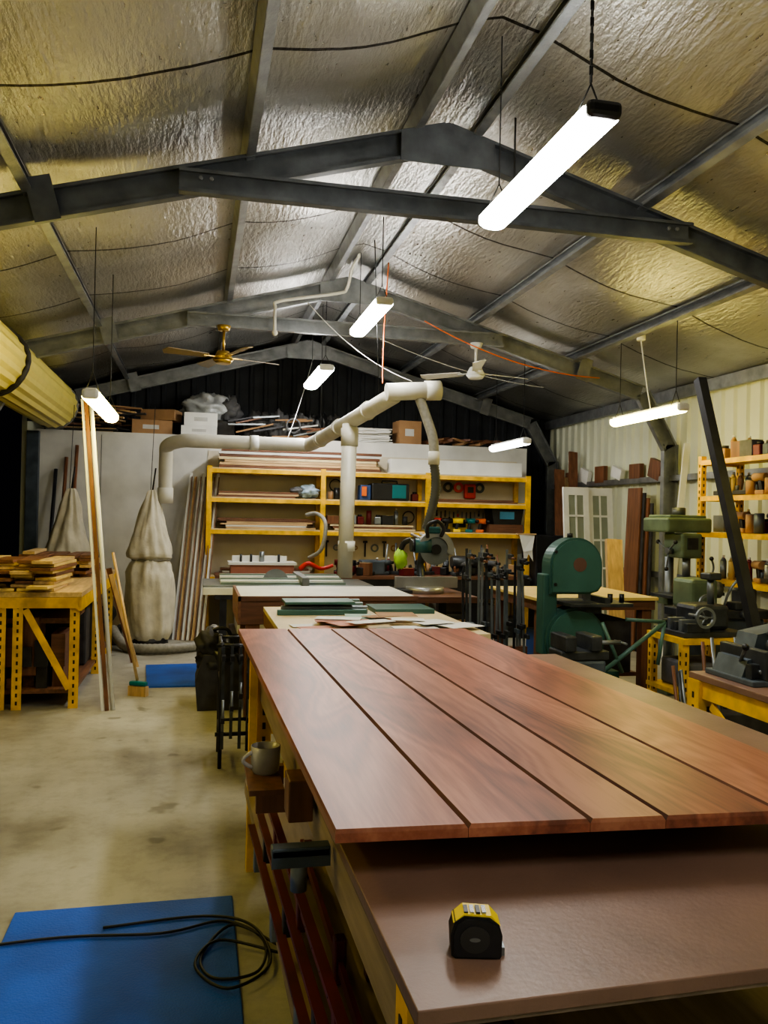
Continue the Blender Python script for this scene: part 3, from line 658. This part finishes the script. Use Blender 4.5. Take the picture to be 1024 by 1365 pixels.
# ---------------------------------------------------------------- dust collection
def dustbag(x,y,ztop):
    o=O('dust_collector_bag')
    n=80
    key=[(.03,ztop),(.055,ztop-.05),(.10,ztop-.2),(.145,ztop-.40),(.20,ztop-.58),(.25,ztop-.72),(.245,ztop-.76),(.19,ztop-.79),(.225,ztop-.84),(.255,ztop-.95),(.255,.4),(.24,.12),(.2,.06)]
    prof=[]
    for a,b in zip(key[:-1],key[1:]):
        for k in range(4): prof.append((a[0]+(b[0]-a[0])*k/4,a[1]+(b[1]-a[1])*k/4))
    prof.append(key[-1]);vs=[];fs=[]
    for i,(r,z) in enumerate(prof):
        up_=max(0,(z-(ztop-.78))/.78)
        sx_=.05*math.sin((z-ztop)*3.2) if up_>0 else 0
        for k in range(n):
            a=2*math.pi*k/n;q=V((math.cos(a)*2.2,math.sin(a)*2.2,z*2.2+x))
            fold=.16*up_*math.sin(7*a+2.5*noise.noise(V((z*3,x,0))))+(.03 if up_>0 else .02)*math.sin(11*a+3*z)
            rr=r*(1+fold+.16*noise.noise(q)+.16*abs(noise.noise(q*2.2)))
            vs.append((x+sx_*.4+rr*math.cos(a),y+rr*math.sin(a),z+.025*noise.noise(V((a*1.2,z*4,x)))*(1 if .1<z<ztop-.02 else 0)))
    for i in range(len(prof)-1):
        for k in range(n): fs.append((i*n+k,i*n+(k+1)%n,(i+1)*n+(k+1)%n,(i+1)*n+k))
    o.add(vs,fs,CANV,True)
    o.cyl((x,y,ztop-.80),(x,y,ztop-.78),.215,M('bag_band',(.25,.23,.18),.6),n=28);o.cyl((x,y,.0),(x,y,.08),.21,BLKM,n=24)
    o.tube([(x,y,ztop-.02),(x+.03,y+.02,ztop+.25)],.01,BLKM,6);o.tube([(x-.02,y,ztop-.02),(x+.01,y,2.7)],.004,RUB,6)
    return o
dustbag(-.52,9.75,1.75).done()
dustbag(-1.42,9.95,1.75).done()
o=O('dust_blower');o.cyl((-.98,9.75,.35),(-.98,9.9,.35),.18,M('blower_tan',(.33,.24,.13),.5),n=32);o.b2(-1.1,-.84,9.65,10.0,0,.19,BLKM);o.cyl((-.98,9.6,.35),(-.98,9.75,.35),.1,CAST);o.done()
o=O('dust_duct')
o.tube(smooth([(-.38,9.8,1.72),(-.38,9.78,2.15),(-.36,9.72,2.26),(-.2,9.6,2.31),(0,9.55,2.31),(.6,9.52,2.31),(1.1,9.5,2.31),(1.25,9.4,2.32),(1.45,8.3,2.44),(1.7,7.25,2.6)],6),.078,PVC,20)
o.tube([(-.38,9.8,1.6),(-.38,9.8,1.78)],.09,PVC,20);o.cyl((.55,9.52,2.31),(.65,9.52,2.31),.087,WHT)
for y,z,x in ((9.1,2.35,1.31),(8.5,2.42,1.41),(7.8,2.52,1.57)): o.cyl((x,y+.04,z-.005),(x+.006,y-.04,z+.006),.088,PVC)
o.cyl((1.46,8.15,2.42),(1.43,8.1,.885),.076,PVC);o.cyl((1.46,8.15,2.2),(1.46,8.15,2.38),.088,PVC)
o.cyl((1.445,8.12,1.15),(1.445,8.12,1.25),.086,WHT)
o.cyl((1.62,7.22,2.62),(2.1,7.22,2.66),.08,PVC,n=24);o.cyl((1.98,7.22,2.65),(2.12,7.22,2.66),.09,PVC,n=24);o.cyl((2.12,7.22,2.66),(2.125,7.22,2.66),.07,BRN,n=24)
o.tube(smooth([(1.92,7.22,2.6),(2.0,7.22,2.4),(2.06,7.2,2.2),(2.07,7.2,2.0)]),.045,GHOSE,14)
o.cyl((2.07,7.2,1.98),(2.07,7.2,2.1),.052,PVC)
o.tube([(1.55,7.22,2.62),(1.5,7.3,4.0)],.004,RUB,6);o.tube([(1.3,9.1,2.4),(1.3,9.1,3.85)],.004,RUB,6)
o.done()
o=O('flexible_hose')
P=smooth([(2.07,7.2,2.0),(2.1,7.22,1.8),(2.08,7.25,1.6),(2.04,7.3,1.4)],16);o.tube(P,[.038+.006*(k%2) for k in range(len(P))],M('dark_hose',(.07,.07,.065),.5),14)
P=smooth([(-.9,9.55,.2),(-.75,9.25,.06),(-.5,9.0,.06),(-.1,9.1,.06),(.15,9.4,.06),(.2,9.6,.2)],14);o.tube(P,[.05+.006*(k%2) for k in range(len(P))],GHOSE,14)
o.done()
o=O('leaning_white_boards')
for k in range(7):
    x=-.22+.055*k;o.beam((x-.04,10.02-.02*k,0),(x+.12,10.62,2.0-.05*(k%3)),.035,.018,[WHT,PINE,WHT][k%3],up=(0,1,0))
    o.beam((x-.02,10.0-.02*k,0),(x+.13,10.58,1.95),.012,.02,BRN,up=(0,1,0))
o.done()
# ---------------------------------------------------------------- left bench
o=O('sawhorse_bench')
o.b2(-1.95,-.85,6.6,9.2,.84,.88,PINEY,bev=.003)
for y in (6.62,8.0,9.1):
    for x in (-1.9,-1.42,-.9): o.slotleg(x,y,0,.84,YEL,.07)
o.slotleg(-1.30,6.61,0,.84,YEL,.07)
o.beam((-1.25,6.61,.75),(-.93,6.61,.15),.05,.01,YEL,up=(0,1,0));o.beam((-1.9,6.61,.1),(-1.5,6.61,.8),.05,.01,YEL,up=(0,1,0))
o.b2(-1.93,-.86,6.6,6.64,.76,.84,YEL);o.b2(-1.9,-.9,6.7,9.1,.10,.13,BRNY)
o.b2(-.88,-.85,6.6,9.2,.74,.84,YEL)
for k in range(8): o.b2(-1.85+.11*k,-1.77+.11*k,6.75+.05*(k%3),7.8,.13,.2+.07*(k%4),random.choice([BRNY,DARK,BRN,DARK]))
for k in range(7): o.b2(-1.8+.12*k,-1.7+.12*k,6.72,7.1,.3,.45+.05*(k%4),random.choice([BRN,DARK,BRNX,BLKM]))
o.box((-1.25,6.9,.45),(.15,.3,.45),BRN,bev=.01);o.b2(-1.85,-.95,6.8,7.6,.62,.66,BRNY);o.b2(-1.85,-.95,7.7,8.9,.13,.7,DARK,bev=.02)
o.done()
o=O('timber_offcuts_pile')
for k in range(45):
    lay=k//5;x=-1.85+.17*(k%5)+.02*random.random()
    o.box((x+.05,6.98+random.uniform(-.1,.1),.895+.026*lay),(.15,random.uniform(.5,.8),.022),random.choice([PINEY,BRNY,OFY]),rot=(0,0,random.uniform(-.12,.12)))
for k in range(36):
    lay=k//5;x=-1.5+.12*(k%5)
    o.box((x,8.4+random.uniform(-.1,.1),.897+.03*lay),(.10,.7,.026),random.choice([BRNY,BRNY,PINEY]),rot=(0,0,random.uniform(-.1,.1)))
for k in range(12):
    o.box((-1.15+.1*(k%2),9.0-.25*(k//6),.897+.03*(k%6)),(.09,.4,.026),random.choice([BRNY,OFY,PINEY]),rot=(0,0,random.uniform(-.3,.3)))
o.done()
o=O('leaning_long_planks')
o.cyl((-.60,6.52,0),(-.86,6.9,2.42),.017,WHT,n=16);o.beam((-.64,6.50,0),(-.895,6.9,2.42),.028,.02,BRN,up=(0,1,0));o.beam((-.672,6.5,0),(-.92,6.9,2.38),.018,.02,WHT,up=(0,1,0))
o.beam((-.60,8.55,0),(-.83,8.3,.95),.05,.02,BRN,up=(0,1,0));o.beam((-.55,8.3,0),(-.80,8.2,.9),.04,.02,PINE,up=(0,1,0))
o.done()
o=O('leaning_dark_poles')
for k in range(3): o.cyl((-1.75+.12*k,10.3,0),(-1.72+.12*k,10.75,2.0+.15*k),.022,random.choice([BRN,BLKM,BRN]))
o.done()
o=O('broom');o.cyl((-.46,7.02,.12),(-.70,7.3,1.15),.012,PINE);o.box((-.45,7.0,.1),(.15,.05,.035),TEAL,rot=(0,0,-.5),bev=.01)
for k in range(12): o.box((-.45-.066+.012*k,7.0+.036-.0065*k,.04),(.01,.05,.08),PINE,rot=(0,0,-.5))
o.done()
# ---------------------------------------------------------------- fans
def fan(x,y,z,zt,body,blade,ang,nb=3,R=.66):
    o=O('ceiling_fan');o.cyl((x,y,zt-.05),(x,y,zt),.05,body,r2=.07);o.cyl((x,y,z+.06),(x,y,zt-.03),.013,body)
    o.cyl((x,y,z-.02),(x,y,z+.06),.10,body,r2=.06,n=28);o.cyl((x,y,z-.06),(x,y,z-.02),.07,body,r2=.10,n=28)
    for k in range(nb):
        a=ang+2*math.pi*k/nb;d=V((math.cos(a),math.sin(a),0));s=V((-d.y,d.x,0));c=V((x,y,z))
        o.beam(c+d*.08,c+d*.2,.03,.008,body)
        P=[c+d*.16-s*.045+V((0,0,-.01)),c+d*.16+s*.045+V((0,0,.01)),c+d*(R-.03)+s*.065+V((0,0,.016)),c+d*R,c+d*(R-.03)-s*.065-V((0,0,.016))]
        o.add([p for p in P]+[p+V((0,0,.006)) for p in P],[(0,1,2,3,4),(9,8,7,6,5)]+[(i,(i+1)%5,5+(i+1)%5,5+i) for i in range(5)],blade)
    return o.done()
fan(2.79,8.2,3.02,3.33,WHT,WHT,.25)
fan(.2,8.2,3.02,3.33,BRASS,M('fan_blade_dark',(.22,.15,.05),.35),.35,4,.6)
o=O('conduit_pipe');o.tube(smooth([(.69,8.14,3.28),(.69,8.14,3.52),(.74,8.14,3.60),(1.3,8.14,3.72),(1.4,8.14,3.78),(1.42,8.0,3.93),(1.42,7.6,3.95)]),.016,PVC,10);o.sph((.69,8.13,3.28),.03,PVC);o.done()
o=O('power_cords')
o.tube(smooth([(1.7,7.6,3.9),(1.65,7.5,3.3),(1.62,7.4,2.9),(1.6,7.3,2.71)]),.006,ORG,8)
o.tube(arc((2.2,8.1,3.5),(4.2,8.2,3.05),.12),.006,ORG,8)
o.tube(arc((1.0,8.1,3.6),(1.9,7.4,2.76),.1),.004,WHT,8)
o.tube(arc((1.5,11.3,3.7),(1.0,9.7,2.4),.05),.004,WHT,8)
o.tube(arc((4.0,7.0,3.2),(4.0,6.8,2.5),.03),.006,WHT,8);o.cyl((4.0,7.0,3.2),(4.0,7.0,3.28),.04,WHT)
o.tube(arc((1.9,9,3.5),(3.9,9.0,3.05),.08),.004,WHT,8)
o.tube([(1.82,4.7,3.4),(1.82,4.7,4.0)],.006,RUB,6)
o.sph((1.45,5.0,3.42),(.14,.05,.03),BLK)
o.done()
# ---------------------------------------------------------------- right side
o=O('french_doors')
for k,(x,dy) in enumerate(((4.42,0),(4.77,.05))):
    W=.34;Hh=1.92;y=9.35+dy
    def bx_(x0,x1,z0,z1,m,t=.035,dd=0):
        lean=.1
        o.add([(x0,y+lean*z0/Hh*2-t/2+dd,z0),(x1,y+lean*z0/Hh*2-t/2+dd,z0),(x1,y+lean*z0/Hh*2+t/2+dd,z0),(x0,y+lean*z0/Hh*2+t/2+dd,z0),
               (x0,y+lean*z1/Hh*2-t/2+dd,z1),(x1,y+lean*z1/Hh*2-t/2+dd,z1),(x1,y+lean*z1/Hh*2+t/2+dd,z1),(x0,y+lean*z1/Hh*2+t/2+dd,z1)],
              [(0,3,2,1),(4,5,6,7),(0,1,5,4),(1,2,6,5),(2,3,7,6),(3,0,4,7)],m)
    bx_(x,x+.07,0,Hh,WHT);bx_(x+W-.07,x+W,0,Hh,WHT);bx_(x+.07,x+W-.07,0,.2,WHT);bx_(x+.07,x+W-.07,Hh-.1,Hh,WHT);bx_(x+.16,x+.18,.2,Hh-.1,WHT,.03)
    for z in (.55,.9,1.25,1.55): bx_(x+.07,x+W-.07,z,z+.025,WHT,.03)
    bx_(x+.07,x+W-.07,.2,Hh-.1,GLASS,.006)
o.done()
o=O('leaning_timber_slabs')
o.beam((4.80,9.95,0),(5.05,10.6,2.45),.12,.035,BRN,up=(0,1,0));o.beam((4.65,10.0,0),(4.85,10.6,2.2),.14,.03,BRN,up=(0,1,0));o.beam((4.9,10.1,0),(4.95,10.7,2.1),.14,.03,PINE,up=(0,1,0))
o.done()
o=O('stacked_wall_panels')
for k in range(4): o.beam((4.95+.03*k,8.85-.05*k,0),(5.02+.02*k,8.85-.05*k,1.9-.06*k),.02,.3,[BRN,DARK,BRN,DARK][k],up=(0,1,0))
o.beam((4.92,8.0,0),(5.08,7.9,2.35),.07,.02,WHT,up=(0,1,0));o.done()
o=O('girt_offcuts')
for k in range(6): o.box((5.17,10.9-.45*k,2.115),(.06,.25,.14+.04*(k%3)),random.choice([BRN,CARD,PAPER,BRN]),rot=(.3*(k%2),0,0),bev=.004)
o.done()
o=O('timber_slab');o.beam((4.02,7.35,0),(4.08,7.6,1.32),.17,.045,PINE,up=(0,1,0));o.done()
o=O('drill_press');x,y=4.2,6.7
o.b2(x-.2,x+.2,y-.25,y+.2,0,.05,GRNL,bev=.01);o.cyl((x,y+.08,.05),(x,y+.08,1.45),.04,GREY)
o.box((x+.02,y,1.48),(.44,.42,.13),GRNL,bev=.02);o.box((x+.02,y-.0,1.555),(.36,.36,.03),GRNL,bev=.01);o.box((x+.02,y-.1,1.3),(.20,.3,.22),GRNL,bev=.02);o.box((x+.02,y-.255,1.32),(.1,.01,.1),CAST);o.cyl((x+.02,y-.16,1.02),(x+.02,y-.16,1.2),.035,GREY);o.cyl((x+.02,y-.16,.92),(x+.02,y-.16,1.02),.02,CAST)
o.b2(x-.2,x+.2,y-.3,y+.06,.84,.87,CAST,bev=.005);o.b2(x-.07,x+.07,y-.02,y+.16,.76,.86,GRNL,bev=.01)
for k in range(3):
    a=.5+k*2.1;o.cyl((x-.12,y-.1,1.25),(x-.14,y-.1+.16*math.cos(a),1.25+.16*math.sin(a)),.008,GREY);o.sph((x-.14,y-.1+.16*math.cos(a),1.25+.16*math.sin(a)),.02,BLK,10)
o.cyl((x-.09,y-.1,1.25),(x-.14,y-.1,1.25),.03,GREY)
o.cyl((x+.1,y+.1,1.55),(x+.1,y+.1,1.64),.06,CAST)
o.done()
o=O('steel_shelf_unit')
for x_ in (4.55,4.95):
    for y_ in (5.1,6.8): o.slotleg(x_,y_,0,2.12,YEL,.05)
for z in (.55,1.0,1.42,1.75,2.08):
    o.b2(4.53,4.98,5.1,6.85,z-.02,z,YEL);o.b2(4.525,4.54,5.1,6.85,z-.045,z,YEL);o.b2(4.53,4.98,6.83,6.85,z-.045,z,YEL)
o.done()
o=O('shelf_contents')
for z in (.555,1.005,1.425,1.755,2.085):
    yy=5.2
    while yy<6.68:
        for x_ in (4.66,4.82):
            if random.random()<.9:
                for q in range(random.choice([1,1,2])): tool(o,x_,yy,z,random.choice(KINDS),random.choice([CARD,BLK,BRN,BLUG,DGRY,RED,GREY,OFY]),random.uniform(-.2,.2)+1.57)
        yy+=.12
o.done()
o=O('black_steel_post');o.beam((3.345,4.12,0),(3.27,4.95,2.47),.06,.06,BLKM,up=(0,1,0));o.done()
o=O('metalwork_bench')
o.b2(2.25,3.5,2.2,3.45,.78,.81,FORM,bev=.003);o.b2(2.26,3.49,3.42,3.44,.69,.78,YEL);o.b2(2.26,2.28,2.21,3.44,.70,.78,YEL)
for x_ in (2.29,3.42):
    for y_ in (2.24,3.36): o.slotleg(x_,y_,0,.78,YEL,.09)
o.beam((2.27,2.4,.1),(2.27,3.3,.68),.01,.04,YEL);o.b2(2.35,3.4,2.3,3.35,.2,.23,PLY);o.b2(2.4,2.9,2.6,3.2,.23,.5,BLK,bev=.02)
for k in range(5): o.cyl((2.4+.1*k,2.5,.27),(2.4+.1*k,3.2,.27),.04,random.choice([CAST,GREY,PVC]))
o.done()
o=O('bench_cutoff_saw')
GM=M('grey_blue_casting',(.085,.105,.12),.5,.3,.35,10)
o.b2(2.30,2.85,3.06,3.40,.81,.835,GM,bev=.005)
o.prism([(2.31,.835),(2.85,.835),(2.85,.93),(2.6,.95),(2.34,.91)],'y',3.15,3.36,GM)
o.b2(2.32,2.84,3.10,3.14,.835,.90,CAST,bev=.004);o.b2(2.36,2.40,3.06,3.38,.835,.96,CAST,bev=.006)
o.prism([(2.42,.94),(2.86,.92),(2.92,1.02),(2.86,1.12),(2.72,1.11),(2.60,1.04),(2.44,1.01)],'y',3.22,3.36,GM)
o.ring(2.80,1.02,.07,.12,3.17,3.20,CAST,n=28);o.cyl((2.80,3.15,1.02),(2.80,3.22,1.02),.03,GREY)
for k in range(4):
    a=k*math.pi/2+.4;o.cyl((2.80,3.185,1.02),(2.80+.09*math.cos(a),3.185,1.02+.09*math.sin(a)),.007,CAST,n=8)
o.cyl((2.52,3.12,.955),(2.52,3.40,.955),.045,CAST,n=28);o.cyl((2.52,3.1,.955),(2.52,3.12,.955),.022,GREY)
o.tube(smooth([(2.48,3.2,1.01),(2.52,3.15,1.10),(2.64,3.13,1.16),(2.7,3.13,1.15)]),.013,CAST);o.cyl((2.34,3.2,.9),(2.29,3.1,.97),.008,GREY)
o.sph((2.29,3.1,.975),.016,BLK,10);o.box((2.66,3.2,1.10),(.05,.05,.03),REDB,bev=.006)
for k in range(6): o.cyl((2.36+.08*k,3.085,.868),(2.36+.08*k,3.10,.868),.010,GREY,n=6)
o.done()
o=O('hand_tools_pile')
for k in range(20):
    x_=random.uniform(2.32,3.0);y_=random.uniform(2.5,2.9);a=random.uniform(0,3.14);l_=random.uniform(.06,.12)
    o.cyl((x_,y_,.825),(x_+l_*math.cos(a),y_+l_*math.sin(a),.828),.010,random.choice([CAST,GREY,BLUG,RED]),n=8);o.box((x_+l_*math.cos(a),y_+l_*math.sin(a),.828),(.04,.025,.025),CAST,rot=(0,0,a),bev=.004)
o.done()
o=O('machine_vice')
o.b2(2.28,2.62,4.9,5.1,.60,.66,CAST,bev=.01);o.b2(2.3,2.38,4.88,5.12,.66,.76,CAST,bev=.01);o.b2(2.48,2.56,4.88,5.12,.66,.76,CAST,bev=.01);o.cyl((2.56,5.,.70),(2.75,5.,.70),.015,GREY);o.cyl((2.75,4.92,.7),(2.75,5.08,.7),.008,GREY)
o.b2(2.3,2.6,4.9,5.1,.06,.60,BLUG,bev=.02);o.b2(2.25,2.7,4.85,5.15,.0,.06,BLUG,bev=.01)
o.done()
o=O('shaper_on_yellow_stand')
for x_ in (3.30,3.78):
    for y_ in (5.1,5.5): o.slotleg(x_,y_,0,.66,YEL,.05)
o.b2(3.27,3.83,5.08,5.56,.66,.70,YEL);o.b2(3.27,3.83,5.08,5.56,.3,.33,YEL);o.b2(3.35,3.72,5.15,5.5,.33,.52,DGRY,bev=.02)
o.b2(3.30,3.80,5.12,5.52,.70,.74,CAST,bev=.006);o.box((3.58,5.34,.83),(.28,.26,.18),CAST,bev=.03)
for k in range(5): o.b2(3.32,3.50,5.12+.07*k,5.16+.07*k,.74,.80+.02*(k%2),GREY if k%2 else CAST,bev=.004)
o.ring(3.42,.85,.055,.075,5.05,5.07,GREY,n=24)
for k in range(3):
    a=k*2.1;o.cyl((3.42,5.06,.85),(3.42+.06*math.cos(a),5.06,.85+.06*math.sin(a)),.005,GREY,n=6)
o.cyl((3.42,5.05,.85),(3.42,5.25,.85),.012,GREY);o.cyl((3.62,5.3,.92),(3.62,5.3,1.12),.025,GREY);o.box((3.62,5.3,1.12),(.1,.12,.05),CAST,bev=.01)
o.tube(smooth([(3.7,5.25,.92),(3.72,5.2,1.05),(3.84,5.2,1.16)]),.010,GREY);o.sph((3.84,5.2,1.17),.024,RED,10)
o.done()
o=O('engine_lathe')
o.b2(3.9,4.42,5.75,6.1,.0,.75,BLUG,bev=.02);o.b2(3.75,4.47,5.72,6.12,.75,.82,CAST,bev=.01);o.box((3.9,5.92,.94),(.24,.28,.24),GRNL,bev=.03);o.cyl((4.02,5.9,.97),(4.10,5.9,.97),.07,GREY,n=24)
for k in range(3): o.box((4.12,5.9+.04*math.cos(k*2.1),.97+.04*math.sin(k*2.1)),(.03,.025,.025),CAST)
o.box((4.35,5.92,.9),(.12,.18,.16),CAST,bev=.02);o.cyl((4.2,5.9,.97),(4.3,5.9,.97),.014,GREY);o.box((4.2,5.8,.85),(.12,.14,.06),CAST,bev=.01)
o.ring(3.87,.88,.05,.07,5.70,5.72,GREY,n=24);o.cyl((3.87,5.70,.88),(3.87,5.78,.88),.012,GREY);o.cyl((4.2,5.66,.79),(4.2,5.72,.79),.03,GREY)
o.tube(smooth([(3.95,5.8,1.05),(3.97,5.78,1.15),(3.93,5.75,1.22)]),.008,GREY);o.sph((3.93,5.75,1.225),.018,BLK,10)
o.done()
o=O('steel_bar_offcuts')
for k in range(12):
    x_=3.0+.05*k+random.uniform(-.02,.02);o.cyl((x_,4.65+.03*(k%3),0),(x_+random.uniform(-.03,.05),4.8,random.uniform(.5,.78)),.012,random.choice([CAST,GREY,BLKM,BRN]),n=8)
o.b2(2.95,3.62,4.6,4.86,0,.3,DARK,bev=.01)
o.done()
